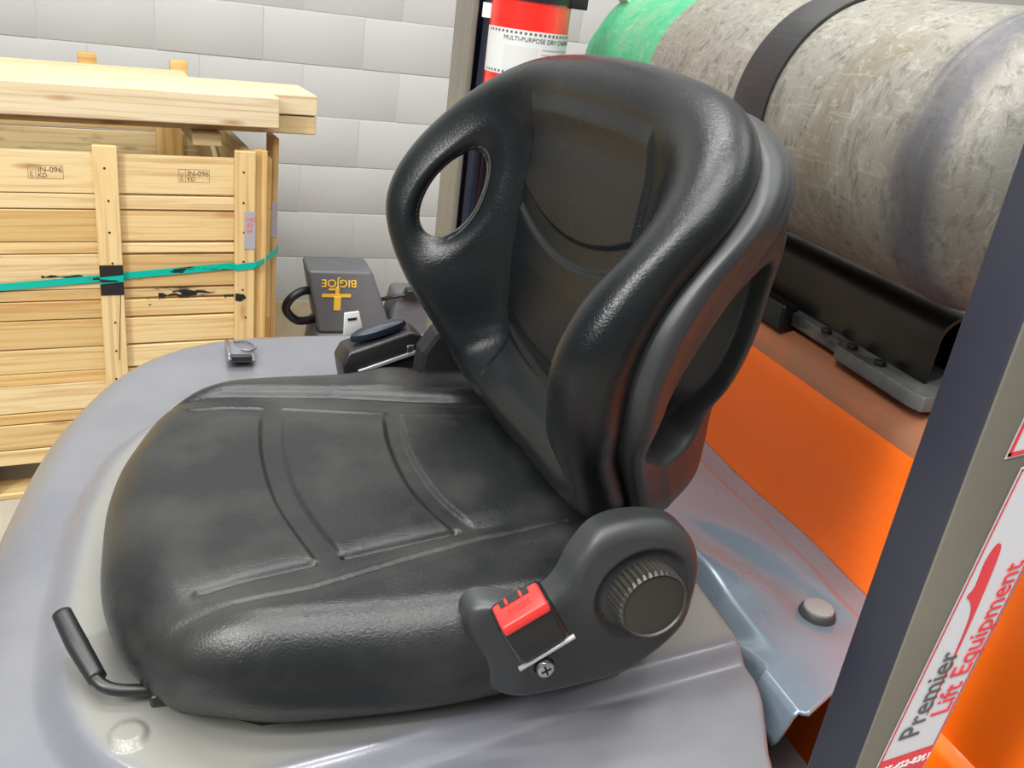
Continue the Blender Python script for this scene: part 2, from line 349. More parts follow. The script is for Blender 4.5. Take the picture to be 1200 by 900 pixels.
# base skids
plank('base_board', -1.35, .04, .0, .03, .118, .165, M['wood'], crate)
for u0, u1 in ((-1.35, -1.2), (-.86, -.71), (-.26, -.1), (-.02, .04)): box('skid_block', u0, u1, 0, .86, .018, .118, M['wood_dirty'], crate)
plank('base_board', -1.35, .04, 0, .09, .0, .018, M['wood'], crate)
plank('base_board', -1.35, .04, .78, .88, .0, .018, M['wood'], crate)
# heat treatment stamps
for u0 in (-.555, -.175):
    for j, (a, b_, c_, d_) in enumerate(((0, .085, .0, .0012), (0, .085, .036, .0012), (0, .0012, 0, .037), (.084, .0012, 0, .037), (.018, .0012, 0, .037))):
        if j < 2: box('stamp_line', u0, u0+b_, -.0006, .0004, 1.0+c_-.018, 1.0+c_-.018+d_, M['stamp_ink'], crate)
        else: box('stamp_line', u0+a, u0+a+b_, -.0006, .0004, 1.0+c_-.018, 1.0+c_-.018+d_, M['stamp_ink'], crate)
    text('stamp_text', 'IN-096', .021, M['stamp_ink'], crate, frame((u0+.023, -.0003, 1.0), (1, 0, 0), (0, 0, 1)), bold=.0004)
    text('stamp_text', 'KD', .016, M['stamp_ink'], crate, frame((u0+.023, -.0003, .986), (1, 0, 0), (0, 0, 1)), bold=.0004)
    text('stamp_text', 'IPPC', .012, M['stamp_ink'], crate, frame((u0+.013, -.0003, .985), (0, 0, 1), (-1, 0, 0)))
def scuff(u0, u1, w0, w1, n=9):
    t_ = [(u0+(u1-u0)*i/n, w1-random.random()*.5*(w1-w0)) for i in range(n+1)]; b_ = [(u0+(u1-u0)*i/n, w0+random.random()*.5*(w1-w0)) for i in range(n, -1, -1)]
    mesh('scuff', [(a, -.0005, w_) for a, w_ in t_+b_], [tuple(range(2*n+2))[::-1]], M['black_matte'], crate)
for a in ((-.24, -.13, .632, .652), (-.20, -.06, .642, .662), (-.545, -.44, .700, .712), (-.27, -.235, .605, .637), (-.05, -.014, .625, .655), (-.022, -.014, .50, .62)): scuff(*a)
mesh('scuff', [(-.022, -.0245, .626), (-.005, -.0245, .622), (.012, -.0245, .634), (.004, -.0245, .646), (-.022, -.0245, .65)], [(0, 1, 2, 3, 4)], M['black_matte'], crate)
box('crack', -.352, -.350, -.0245, -.0238, .45, .655, M['black_matte'], crate).rotation_euler = (0, .06, 0)
box('paper_tag', .004, .036, -.0262, -.0245, .79, .905, M['tag'], crate, label='grey printed paper tag')
box('paper_tag', .1115, .1305, .0985, .0998, .79, .905, M['tag'], crate, label='grey printed paper tag')
text('tag_text', 'NO\nID\n04', .018, M['sticker_red'], crate, frame((.010, -.0263, .875), (1, 0, 0), (0, 0, 1)))
# strap round the crate
cm = Matrix.Translation((.145, 2.75, -1.6)) @ Matrix.Rotation(ca, 4, 'Z')
vs = []; pth = [(-1.36, -.004, .60), (-.70, -.004, .676), (-.398, -.006, .70), (-.396, -.028, .700), (-.336, -.028, .706), (-.334, -.006, .707), (-.024, -.005, .732), (-.022, -.027, .733), (.037, -.028, .740), (.060, -.012, .744), (.133, .096, .752), (.135, .2, .757), (.042, .87, .757)]
for p in pth: vs += [(p[0], p[1], p[2]-.010), (p[0], p[1], p[2]+.010)]
vs = [cm @ Vector(v) for v in vs]; n = len(pth)
o = mesh('plastic_strap', vs, [(2*i, 2*i+2, 2*i+3, 2*i+1) for i in range(n-1)], M['teal'], label='teal plastic strapping band with black smudges round the pine crate', cat='strap')
so = o.modifiers.new('thick', 'SOLIDIFY'); so.thickness = .0012; so.offset = 1
# loose boards on top of the crate
def loose(u0, u1, v0, v1, w0, w1, mat, label, rz=0):
    c = cm @ Vector(((u0+u1)/2, (v0+v1)/2, (w0+w1)/2)); hx, hy, hz = (u1-u0)/2, (v1-v0)/2, (w1-w0)/2
    o = mesh('loose_board', boxv(-hx, hx, -hy, hy, -hz, hz), BF, mat, loc=c, rot=(0, 0, ca+rz), label=label, cat='board', group='boards laid across the crate'); bev(o, .003, 2)
    o.data.polygons.foreach_set('use_smooth', [False]*6); return o
loose(-1.35, .10, -.03, .06, 1.151, 1.236, M['wood_board'], 'thick pale board lying foremost on top of the crate')
loose(-1.33, .235, .064, .30, 1.178, 1.236, M['wood_board'], 'wide pale board behind the foremost one on the crate, ending with a cut corner')
loose(-1.30, .235, .07, .16, 1.120, 1.174, M['wood_board'], 'lower pale board showing only its end at right under the wide top board')
loose(-1.28, -.1, .31, .42, 1.170, 1.238, M['wood_board'], 'rearmost pale board on top of the crate, mostly hidden behind the others')
for u in (-1.2, -.09): 
    o = loose(u-.04, u+.04, .03, .80, 1.081, 1.1185, M['wood_inner'], 'short greyed crosswise batten under the loose boards, %s end of the crate' % ('far left' if u < -1 else 'right'))
for u, s, lb in ((-.355, .05, 'amber wood block sticking up behind the boards, left of the two'), (-.06, .05, 'amber wood block sticking up behind the boards, right of the two')):
    c = cm @ Vector((u, .84, 1.19)); 
    o = mesh('wood_block', boxv(-s/2-.004, s/2+.004, -.018, .018, -.11, .035), BF, M['wood_dark'], loc=c, rot=(0, 0, ca), label=lb, cat='block', group='blocks behind the boards'); bev(o, .003, 1)

# ================================================================== pallet jack with charcoal cowl (far, behind the truck)
jack = empty('pallet_jack', (.55, 3.2, -1.6), label='charcoal pallet jack power head with an upside-down yellow logo, behind the truck', cat='pallet jack')
z0 = 1.6
def taper(name, bx, tx, by, ty, zb, zt, mat, parent, b):
    vs = [(bx[0], by[0], zb), (bx[1], by[0], zb), (bx[1], by[1], zb), (bx[0], by[1], zb), (tx[0], ty[0], zt), (tx[1], ty[0], zt), (tx[1], ty[1], zt), (tx[0], ty[1], zt)]
    return bev(mesh(name, vs, BF, mat, parent), b, 3)
taper('cowl', (-.10, .185), (-.146, .098), (0, .24), (.04, .22), -1.27+z0, -1.035+z0, M['bin'], jack, .014)
taper('lower_cowl', (-.14, .30), (-.11, .19), (-.01, .26), (0, .24), .1, .33, M['bin'], jack, .02)
taper('drive_housing', (.17, .42), (.20, .36), (.02, .22), (.05, .2), -1.30+z0, -1.125+z0, M['bin'], jack, .02)
tube('handle_loop', [(-.10, .1, -1.25+z0), (-.17, .08, -1.25+z0), (-.215, .06, -1.20+z0), (-.20, .06, -1.155+z0), (-.15, .08, -1.13+z0), (-.10, .1, -1.14+z0)], .016, M['black_plastic'], jack)
tube('hose', [(.14, .05, -1.15+z0), (.20, .02, -1.125+z0), (.27, .03, -1.12+z0), (.33, .1, -1.15+z0)], .008, M['black_plastic'], jack)
taper('bracket', (.22, .32), (.23, .31), (0, .05), (0, .05), -1.13+z0, -1.095+z0, M['black_plastic'], jack, .006)
taper('body', (-.16, .42), (-.15, .40), (.0, .3), (.01, .29), .06, .2, M['black_matte'], jack, .02)
for xx in (-.08, .32): lathe('wheel', [(0, 0), (.055, 0), (.06, .005), (.06, .045), (.055, .05), (0, .05)], M['rubber'], jack, 24, frame((xx, .13, .06), (1, 0, 0), (0, 0, 1)))
sl = (Vector((-.03, .04, .235))).normalized(); FN = Vector((0, -1, .17)).normalized()
fy = lambda z: .04*((z-(-1.27+z0))/.235)-.0030
lm = lambda x, z: frame((x, fy(z), z), (-1, 0, 0), (0, -.17, -1), (0, -1, .17))
text('logo_letters', 'BIGJOE', .040, M['yellow'], jack, lm(.040, -1.068+z0), sx=1.06, bold=.0006, label='yellow logo lettering, upside down')
for i, (x0, x1, zz, hh) in enumerate(((-.090, .018, -1.133, .012), (-.046, -.020, -1.182, .052), (-.040, -.026, -1.125, .030), (-.066, -.030, -1.108, .008))):
    box('logo_bar', x0, x1, fy(zz+z0)-.0005, fy(zz+hh+z0)+.001, zz+z0, zz+hh+z0, M['yellow'], jack)

# ================================================================== the truck
truck = empty('forklift_truck', (0, 0, -1.6), label='grey and orange forklift truck body with hood, counterweight and guard posts', cat='forklift')
TZ = 1.6
# hood: a dense height field inside a rounded outline
HO = catmull([(-.232, .90), (-.226, 1.05), (-.195, 1.24), (-.125, 1.40), (-.03, 1.50), (.09, 1.55), (.30, 1.565), (.50, 1.57)], 10, False).tolist()
HO += [(.557, 1.56), (.557, 1.1), (.555, .80), (.545, .585), (.538, .560), (.512, .505), (.492, .44), (.47, .33)] + catmull([(.44, .30), (.2, .29), (.0, .31), (-.13, .36), (-.21, .48), (-.232, .66), (-.235, .80)], 10, False).tolist()
def dense(P, step=.004):
    P = np.array(P); out = []
    for a, b_ in zip(P, np.roll(P, -1, 0)):
        n = max(1, int(np.hypot(*(b_-a))/step)); out += [a+(b_-a)*i/n for i in range(n)]
    return np.array(out)
hc = (.18, .90); NT = 720; th = np.linspace(0, 2*np.pi, NT, endpoint=False)
R = polyR(dense(HO), hc, th)
rear = ss((np.cos(th)*R+hc[0]-.44)/.06)
rho = .075*(1-rear)+.008*rear
padP = catmull([(-.118, .80), (-.108, .68), (-.070, .595), (.0, .553), (.1, .56), (.2, .578), (.35, .605)], 6, False).tolist()+[(.7, .655), (.7, 1.24)]+catmull([(.3, 1.24), (.1, 1.235), (-.02, 1.20), (-.085, 1.10), (-.115, .96)], 6, False).tolist()
rows_ = []
for q in np.concatenate([np.linspace(0.002, 1, 190)]): rows_.append(('t', q))
for q in np.linspace(0, math.pi/2, 12)[1:]: rows_.append(('r', q))
rows_.append(('s', .06)); rows_.append(('s', .30))
def hood_z(x, y):
    s = sdf(padP, x, y)
    z = -.600-.017*ss(-s/.030)
    ysh = .535+.055*ss((x-.0)/.3); z = z-.165*np.clip(ysh-.015-y, 0, 1)*ss((ysh+.01-y)/.05)
    z += .016*ss((y-1.26)/.2)
    z -= .02*ss((-.12-x)/.12)**2
    bt = np.hypot(x+.056, y-.610); z += .004*(1-ss((bt-.013)/.003))
    return z
V = []
for k, q in rows_:
    if k == 't': d = R*(1-q)+rho*q
    elif k == 'r': d = rho*(1-np.sin(q))
    else: d = R*0
    x = hc[0]+(R-d)*np.cos(th); y = hc[1]+(R-d)*np.sin(th); z = hood_z(x, y)
    if k == 'r': z = z-rho*(1-np.cos(q))
    if k == 's': z = z-rho-q
    V.append(np.stack([x, y, z+TZ], 1))
o = mesh('hood', np.concatenate(V), ringfaces(len(rows_), NT), M['hood'], truck, True)
VV = np.concatenate(V); da = o.data.attributes.new('dust', 'FLOAT', 'POINT')
da.data.foreach_set('value', ss((sdf(padP, VV[:, 0], VV[:, 1])+.004)/.012).astype(np.float32))
# rear cover between hood and counterweight
def cover_z(x, y):
    z = -.622-.012*np.exp(-((x-.695)**2+(y-.683)**2)/.0016)
    z += .006*np.sin((x*2+y)*26)*np.exp(-((x-.65)**2+(y-.78)**2)/.006)
    z -= .012*ss((x-.735)/.02)+.03*ss((.60-x)/.03)*ss((y-.6)/.1)
    z += .003*np.sin(y*17)*ss((y-.7)/.1)-.05*ss((.575-y)/.03)*0
    return z
nx, ny = 70, 200; X, Yg = np.meshgrid(np.linspace(0, 1, nx), np.linspace(0, 1, ny), indexing='ij')
yy = .535+Yg*.95; xl = np.where(yy < .60, .552, .560); xx = xl+(.792-xl)*X
yy2 = yy+(X*.12*(1-Yg)**8)*0
cut = .02+0*X
xx = np.where(True, xx, xx); yy = .535+Yg*.95+(1-Yg)**6*(np.abs(X-.10)*.115)
zz = cover_z(xx, yy)-.05*(ss((.06-X)/.06))
Vc = np.stack([xx, yy, zz+TZ], -1).reshape(-1, 3)
i, j = np.meshgrid(np.arange(nx-1), np.arange(ny-1), indexing='ij'); k = i*ny+j
o = mesh('rear_cover', Vc, np.stack([k, k+ny, k+ny+1, k+1], -1).reshape(-1, 4), M['cover'], truck, True)
so = o.modifiers.new('thick', 'SOLIDIFY'); so.thickness = .004; so.offset = -1
lathe('bump_stop', [(0, -.02), (.021, -.02), (.022, -.002), (.020, .004), (.018, .0055)], M['rubber'], truck, 32, Matrix.Translation((.695, .683, -.627+TZ)))
lathe('bump_stop', [(.018, 0), (.0175, .0022), (.014, .0032), (0, .0034)], M['rubber_top'], truck, 32, Matrix.Translation((.695, .683, -.6215+TZ)), label='dusty grey top of the rubber stop')
box('engine_bay', -.10, .60, .50, 1.42, -1.40+TZ, -.70+TZ, M['black_matte'], truck)
# counterweight
cw = [(.792, -1.42), (.792, -.440), (.797, -.424), (.812, -.408), (.835, -.398), (1.45, -.385), (1.50, -.42), (1.50, -1.42)]
NP = 60; prof = dense(cw, .02); ys = np.concatenate([[.40, .4005], np.linspace(.42, .60, 12), np.linspace(.62, 1.72, 40), [1.75, 1.78]])
V = []; 
for y in ys:
    e = max(0, .50-y); sh = e*e*1.0
    for p in prof:
        V.append((p[0]+sh*(1 if p[0] < 1.1 else -1), y, p[1]-sh*.6*(1 if p[1] > -1 else 0)+TZ))
n = len(prof); fs = [(a*n+b_, a*n+(b_+1) % n, (a+1)*n+(b_+1) % n, (a+1)*n+b_) for a in range(len(ys)-1) for b_ in range(n)]
fs += [tuple(range(n-1, -1, -1)), tuple((len(ys)-1)*n+b_ for b_ in range(n))]
o = mesh('counterweight', V, fs, [M['orange'], M['orange_top']], truck, True)
o.data.polygons.foreach_set('material_index', [1 if p.center.z > -.437+TZ and len(p.vertices) == 4 else 0 for p in o.data.polygons])
o.modifiers.new('es', 'EDGE_SPLIT').split_angle = math.radians(32)
prism('counterweight_flange', [(.765, -.76), (.778, -.715), (.81, -.69), (.81, -.78)], .385, .70, M['orange'], truck, .004).location.z = TZ
# tank cradle on the counterweight
cr = empty('x'); bpy.data.objects.remove(cr)
o = prism('cradle_plate', [(.735, .805), (.752, .800), (.90, .803), (.915, .818), (1.10, .82), (1.10, .99), (.735, .99)], -.392+TZ, -.372+TZ, M['worn'], truck, .002, axis='z')
for v in o.data.vertices: x, y = v.co.x, v.co.y; v.co.x, v.co.y = y, x
import bmesh
bm = bmesh.new(); bm.from_mesh(o.data); bmesh.ops.recalc_face_normals(bm, faces=bm.faces); bm.to_mesh(o.data); bm.free()
box('cradle_plate', .825, .98, 1.05, 1.70, -.395+TZ, -.372+TZ, M['bracket'], truck, .002)
box('cradle_foot', .80, .826, 1.02, 1.70, -.40+TZ, -.362+TZ, M['bracket'], truck, .004)
for k in range(3): lathe('bolt', [(0, .006), (.007, .006), (.008, .004), (.008, 0)], M['black_plastic'], truck, 6, Matrix.Translation((.816, .83+k*.055, -.372+TZ)))
# humped rail: an arch profile, open at the near end
arc = [(.835, -.372), (.836, -.325)]+[(.872-.036*math.cos(a), -.315+.030*math.sin(a)) for a in np.linspace(0, math.pi, 12)]+[(.908, -.325), (.909, -.372)]
inn = [(x+(.872-x)*.10, z-.004 if z > -.33 else z) for x, z in arc][::-1]
o = prism('cradle_rail', arc+inn, .772, 1.66, M['bracket'], truck, 0); o.location.z = TZ
o.data.polygons.foreach_set('use_smooth', [True]*len(o.data.polygons)); o.modifiers.new('es', 'EDGE_SPLIT').split_angle = math.radians(40)
# chassis, wheels below
box('chassis_side', -.25, .80, .38, 1.46, -1.45+TZ, -.92+TZ, M['chassis'], truck, .02)
for x_, y_ in ((-.05, .36), (1.15, .46), (-.05, 1.30), (1.15, 1.58)):
    rr = .26 if x_ < 0 else .24
    lathe('wheel', [(0, 0), (.12, 0), (.13, .02), (rr-.03, .02), (rr, .05), (rr, .15), (rr-.03, .18), (0, .18)], M['rubber'], truck, 40, frame((x_, y_+.16, rr), (1, 0, 0), (0, 0, 1)))
# guard posts
gp = prism('guard_post', [(.462, -1.3), (.530, -1.3), (.530, -.56), (.575, -.10), (.575, .9), (.462, .9)], .372, .416, [M['post'], M['post_refl_dark']], truck, 0, label='near guard post, one grey metal with dark and taupe reflections coloured onto its sides')
gp.location.z = TZ
for p in gp.data.polygons:
    if p.normal.x < -.9: p.material_index = 1  # side toward the seat coloured dark in place of what it reflects
bev(gp, .003, 2)
gf = box('guard_post', .432, .52, 1.53, 1.60, -1.3+TZ, .9+TZ, [M['navy'], M['post']], truck, .004, label='far guard post behind the seat, taupe edge beside a black face')
for p in gf.data.polygons:
    if p.normal.x < -.9: p.material_index = 1
box('guard_post_rib', .432, .445, 1.50, 1.535, -1.3+TZ, .9+TZ, M['post'], truck, .003)
hm = tube('hose', [(.462, 1.49, -.62+TZ), (.462, 1.49, -.2+TZ), (.462, 1.49, .02+TZ), (.46, 1.49, .6+TZ)], [.013, .013, .011, .011], M['navy'], truck)
lathe('hose_band', [(.0135, -.011), (.0135, .011)], M['white'], truck, 24, Matrix.Translation((.4615, 1.49, -.034+TZ)), label='white band round the hose')
# sticker on the near post: plane y = .372, slightly skewed like the folded post face
def SP(a, t, y=.3715): return (.482+.984*a+.0940*t, y, -.5013+.170*a+.995*t+TZ)
def flat(name, pts, y, mat, **kw):
    o = mesh(name, [SP(a, t, y) for a, t in pts]+[SP(a, t, y+.0004) for a, t in pts], [tuple(range(len(pts))), tuple(range(2*len(pts)-1, len(pts)-1, -1))], mat, truck, **kw); return o
def strip(name, a0, a1, t0, t1, y, mat, **kw): return flat(name, [(a0, t0), (a1, t0), (a1, t1), (a0, t1)], y, mat, **kw)
def stext(body, size, mat, a, t, up=True, sx=1, bold=0):
    o = text('sticker_text', body, size, mat, truck, Matrix.Identity(4), sx=sx, bold=bold)
    for v in o.data.vertices:
        x, y_ = v.co.x, v.co.y
        v.co = Vector(SP(a-y_, t+x, .3706-v.co.z) if up else SP(a+x, t+y_, .3706-v.co.z))
    return o
strip('sticker', 0, .0515, -.022, .262, .3713, M['sticker'], label='white dealer sticker with red frame and red and grey lettering')
for a0, a1, t0, t1 in ((.0012, .0022, -.02, .260), (.0493, .0503, -.02, .260), (.0012, .0503, .259, .260)): strip('sticker_line', a0, a1, t0, t1, .3708, M['sticker_red'])
strip('sticker_band', .0022, .0493, -.020, .006, .3708, M['sticker_red'])
stext('905-452-8361', .0088, M['white'], .003, -.0075, False, .98, .0002)
stext('Premier', .0262, M['ink'], .0262, .024, True, .97)
stext('Lift Equipment', .0240, M['sticker_red'], .0462, .040, True, .98)
sw = catmull([(.0085, .186), (.0115, .199), (.0165, .197), (.0195, .182), (.0225, .150), (.0248, .110), (.0262, .050), (.0252, .050), (.0232, .105), (.0195, .138), (.0125, .152), (.0075, .157), (.0105, .165)], 4, True)
flat('sticker_swoosh', [tuple(p) for p in sw], .3708, M['sticker_red'])
strip('sticker', -.019, .045, .272, .50, .3713, M['sticker'], label='second white sticker with red border, higher on the near post')
strip('sticker_line', -.018, -.0155, .274, .498, .3708, M['sticker_red']); strip('sticker_line', -.018, .044, .2735, .2765, .3708, M['sticker_red'])
# small latch plate and cast button on the hood
lt = empty('x'); bpy.data.objects.remove(lt)
box('latch_plate', .052, .095, 1.375, 1.455, -.5965+TZ, -.592+TZ, M['hood'], truck, .002)
tube('latch_rod', [(.056, 1.37, -.590+TZ), (.054, 1.45, -.590+TZ)], .003, M['hood'], truck)
tube('latch_wire', [(.066, 1.45, -.59+TZ), (.085, 1.44, -.586+TZ), (.098, 1.42, -.588+TZ), (.088, 1.405, -.588+TZ), (.075, 1.41, -.588+TZ)], .0022, M['hood'], truck)
box('latch_foot', .056, .09, 1.372, 1.382, -.594+TZ, -.584+TZ, M['black_plastic'], truck, .002)

# ================================================================== operator seat
YC = .82
seat = empty('operator_seat', (.17, YC, -.60), label='black vinyl forklift operator seat with wrap-around back, bolted on the grey hood', cat='seat')
S0 = np.array([.17, YC, -.60])
def smesh(name, V, F, mat, parent=seat, **kw): return mesh(name, np.asarray(V)-S0, F, mat, parent, True, **kw)
# cushion
CO_ = catmull([(-.088, .82), (-.083, .74), (-.063, .672), (-.03, .618), (.01, .588), (.07, .568), (.2, .560), (.30, .563), (.385, .570), (.432, .60), (.440, .70), (.43, .98), (.41, 1.06), (.35, 1.10), (.2, 1.114), (.08, 1.108), (.01, 1.09), (-.042, 1.045), (-.075, .96), (-.087, .89)], 12, True)
cc_ = (.16, .83); NT = 700; th = np.linspace(0, 2*np.pi, NT, endpoint=False); R = polyR(CO_, cc_, th)
P1 = [(-.06, .1+.91)]+catmull([(.077, 1.000), (.069, .903), (.074, .811), (.088, .740), (.104, .682)], 6, False).tolist()+[ (.055, .668), (.013, .658), (-.06, .655)]
P2 = catmull([(.220, .975), (.211, .9), (.213, .811), (.226, .750), (.243, .708)], 6, False).tolist()+catmull([(.128, .686), (.108, .76), (.096, .831), (.094, .915), (.103, .998)], 6, False).tolist()
P3 = [(.46, .955), (.46, .72)]+catmull([(.262, .718), (.241, .78), (.232, .85), (.233, .91), (.242, .972)], 6, False).tolist()
WELL = [(-.10, 1.04), (.011, 1.042), (.167, 1.030), (.254, 1.012), (.46, .99), (.46, .72), (.26, .690), (.183, .668), (.095, .640), (.0, .625), (-.10, .62)]
def cush_z(x, y):
    z = np.full(x.shape, -.484)
    fade = ss((x+.045)/.06)
    sw_ = sdf(WELL, x, y)
    wd = np.where(y > .85, .014, .035)
    z -= .011*ss(sw_/np.where(y > .85, .034, .05)+.5)*fade+.0035*np.exp(-((sw_-.004)/.004)**2)*fade*(x < .36)
    wy = ss((1.012-.14*x-y)/.045)*ss((y-.655-.20*x)/.035)
    for P, f in ((P1, fade), (P2, 1), (P3, 1)): z += .0038*ss(sdf(P, x, y)/.007+.5)*f*wy
    for p_, q_ in (((-.005, 1.012), (.077, 1.002)), ((.103, .999), (.22, .977)), ((.244, .973), (.36, .962))): z += .0022*np.exp(-(seg(p_, q_, x, y)/.0038)**2)*fade
    for p_, q_ in (((.0, .660), (.100, .684)), ((.130, .690), (.243, .714))): z -= .0042*np.exp(-(seg(p_, q_, x, y)/.0036)**2)*fade
    z -= .018*ss((.06-x)/.13)**1.5
    z += .012*ss((x-.15)/.2)*ss((np.abs(y-.83)-.16)/.08)
    z += .006*np.exp(-((x-.24)**2/.0012+(y-1.07)**2/.0009))-.004*np.exp(-((x-.30)**2/.0009+(y-1.05)**2/.0009))
    z -= .006*np.exp(-((x-.06)**2/.012+(y-.80)**2/.012))
    z += .006*np.exp(-((x-.36)**2/.0025+(y-.68)**2/.002))
    return z
rho, rv = .052, .058
rows_ = [('t', q) for q in np.linspace(.003, 1, 170)]+[('r', q) for q in np.linspace(0, math.pi*.93, 44)[1:]]
V = []
for k, q in rows_:
    if k == 't': d = R*(1-q)+rho*q
    else: d = rho*(1-np.sin(q))
    x = cc_[0]+(R-d)*np.cos(th); y = cc_[1]+(R-d)*np.sin(th); z = cush_z(x, y)
    if k == 'r':
        z = z-rv*(1-np.cos(q)) + .0025*np.exp(-((q-1.15)/.16)**2)*0
    V.append(np.stack([x, y, z], 1))
cushion = smesh('seat_cushion', np.concatenate(V), ringfaces(len(rows_), NT), M['vinyl'])
prism('seat_base', [(-.03-.17, .645-YC), (.05-.17, .60-YC), (.36-.17, .60-YC), (.42-.17, .68-YC), (.42-.17, 1.0-YC), (.36-.17, 1.06-YC), (.02-.17, 1.06-YC), (-.04-.17, .98-YC)], -.006, .018, M['black_matte'], seat, .004, axis='z')
box('recline_bracket', .388-.17, .412-.17, .64-YC, 1.07-YC, .03, .155, M['black_matte'], seat, .006)
for y_ in (.655, 1.0): box('slide_rail', -.04-.17, .40-.17, y_-.018-YC, y_+.018-YC, -.0005, .012, M['black_plastic'], seat, .003)

# backrest
YB = .838; YAWB = math.radians(4.3)
def bk3(X, s_, z):
    X = np.asarray(X)-.36; c_, d_ = math.cos(YAWB), math.sin(YAWB)
    return np.stack([.364+X*c_-s_*d_, YB+X*d_+s_*c_, z+0*X], 1)
OUT = [(0, -.043), (.09, -.045), (.170, -.056), (.228, -.085), (.260, -.132), (.274, -.195), (.273, -.255), (.258, -.312), (.232, -.360), (.213, -.402), (.198, -.434), (.172, -.460), (.10, -.481), (0, -.486)]
OUT = OUT+[(-s, z) for s, z in OUT[-2:0:-1]]
OUT = [(s*1.015+(.003 if s > 0 else 0), z-.011*np.clip(s/.26, 0, 1)*(z > -.2)-.004*(z > -.1)) for s, z in OUT]
OUT = [(s-.013*math.exp(-((z+.115)/.055)**2) if s < -.15 else s, z) for s, z in OUT]
OC = catmull(OUT, 14, True); bc = (0., -.265); NT = 760; th = np.linspace(0, 2*np.pi, NT, endpoint=False); RB = polyR(OC, bc, th)
ez = bc[1]+RB*np.sin(th)
zt = [-.50, -.485, -.45, -.40, -.36, -.305, -.25, -.19, -.144, -.104, -.08, -.055, 0]
xt = [.378, .371, .354, .325, .300, .280, .272, .294, .330, .362, .382, .400, .405]
XE = np.interp(ez, zt, xt)
XE = np.convolve(np.concatenate([XE[-12:], XE, XE[:12]]), np.ones(25)/25, 'valid')
def xc(z): return np.interp(z, [-.5, -.42, -.36, -.28, -.2, -.12, -.05], [.385, .378, .368, .364, .368, .374, .378])
RHO = .034
HOLE = [( .190, -.230)]
HA, HB, HT = .0185, .052, math.radians(4)
def arcpoly(zt_, zb_, wt, wb, sg):
    xs = np.linspace(-1, 1, 13); 
    top = [(wt*x, zt_-sg[0]*(1-x*x)) for x in xs]; bot = [(wb*x, zb_-sg[1]*(1-x*x)) for x in xs[::-1]]; return top+bot
BP = [arcpoly(-.080, -.196, .124, .126, (-.02, .030)), arcpoly(-.222, -.342, .126, .122, (.030, .026)), arcpoly(-.368, -.52, .120, .11, (.026, 0))]
def back_x(s, z, d, Rr, xe):
    q = (Rr-d)/(Rr-RHO); 
    qc = np.clip(.132*q/np.maximum(np.abs(s), 1e-4), .40, .70); tq = np.clip((q-qc)/(1-qc), 0, 1)
    G = .16*(1-(1-tq)**2)+.84*ss(tq)
    side = ss((np.abs(s)-.09)/.05)
    X0 = xc(z)
    X = X0+(xe-RHO-X0)*G
    inner = 1-ss((q-.84)/.12)
    for P in BP: X -= .0047*ss(sdf(P, s, z)/.007+.5)*inner
    return X
def opened(s, z, far_only=False):
    s = s.copy(); z = z.copy(); dip = np.zeros_like(s); q0 = np.full(s.shape, 9.)
    for hs, hz in HOLE:
        for sg in (1,):
            hs = HOLE[0][0] if sg > 0 else .212
            a = HT*sg; ds, dz = s-hs*sg, z-hz; u = ds*math.cos(a)+dz*math.sin(a); v = -ds*math.sin(a)+dz*math.cos(a)
            q = np.hypot(u/(HA if sg > 0 else .022), v/(HB if sg > 0 else .046)); m_ = q < 2.0; qn = np.where(m_, 1+q*.5, q); f = np.where(m_, qn/np.maximum(q, 1e-4), 1)
            u2_, v2_ = u*f, v*f; s = np.where(m_, hs*sg+u2_*math.cos(a)-v2_*math.sin(a), s); z = np.where(m_, hz+u2_*math.sin(a)+v2_*math.cos(a), z)
            t = np.clip((qn-1)/.75, 0, 1); dip = np.maximum(dip, .024*(1-np.sqrt(1-(1-t)**2))); q0 = np.minimum(q0, q)
    return s, z, dip, q0
def surf_x(s, z):
    ang = np.arctan2(z-bc[1], s-bc[0]); Rr = np.interp(ang % (2*np.pi), np.append(th, 2*np.pi), np.append(RB, RB[0])); xe = np.interp(ang % (2*np.pi), np.append(th, 2*np.pi), np.append(XE, XE[0]))
    return back_x(s, z, Rr-np.hypot(s-bc[0], z-bc[1]), Rr, xe)
rows_ = [('t', q) for q in np.linspace(.003, 1, 190)]+[('r', q) for q in np.linspace(0, math.pi*.86, 40)[1:]]
V = []; Q0 = []
for k, q in rows_:
    if k == 'r': q = q*(1-.40*np.exp(-((th-.12)/.38)**2)-.40*np.exp(-((th-.12-2*np.pi)/.38)**2))
    d = RB*(1-q)+RHO*q if k == 't' else RHO*(1-np.sin(q))
    s = bc[0]+(RB-d)*np.cos(th); z = bc[1]+(RB-d)*np.sin(th)
    X = back_x(s, z, d, RB, XE); s2, z2_, dip, q0 = opened(s, z)
    if k == 'r': X = XE-RHO*np.cos(q)
    else: X = np.where(q0 < 2.0, surf_x(s2, z2_), X)
    V.append(bk3(X+.34*dip, s2+.85*dip, z2_-.15*dip)); Q0.append(q0)
V = np.concatenate(V); Q0 = np.concatenate(Q0); F = ringfaces(len(rows_), NT)[:, ::-1]
F = F[(Q0[F] > .10).all(1)]
back = smesh('backrest', V, F, M['vinyl_back'])
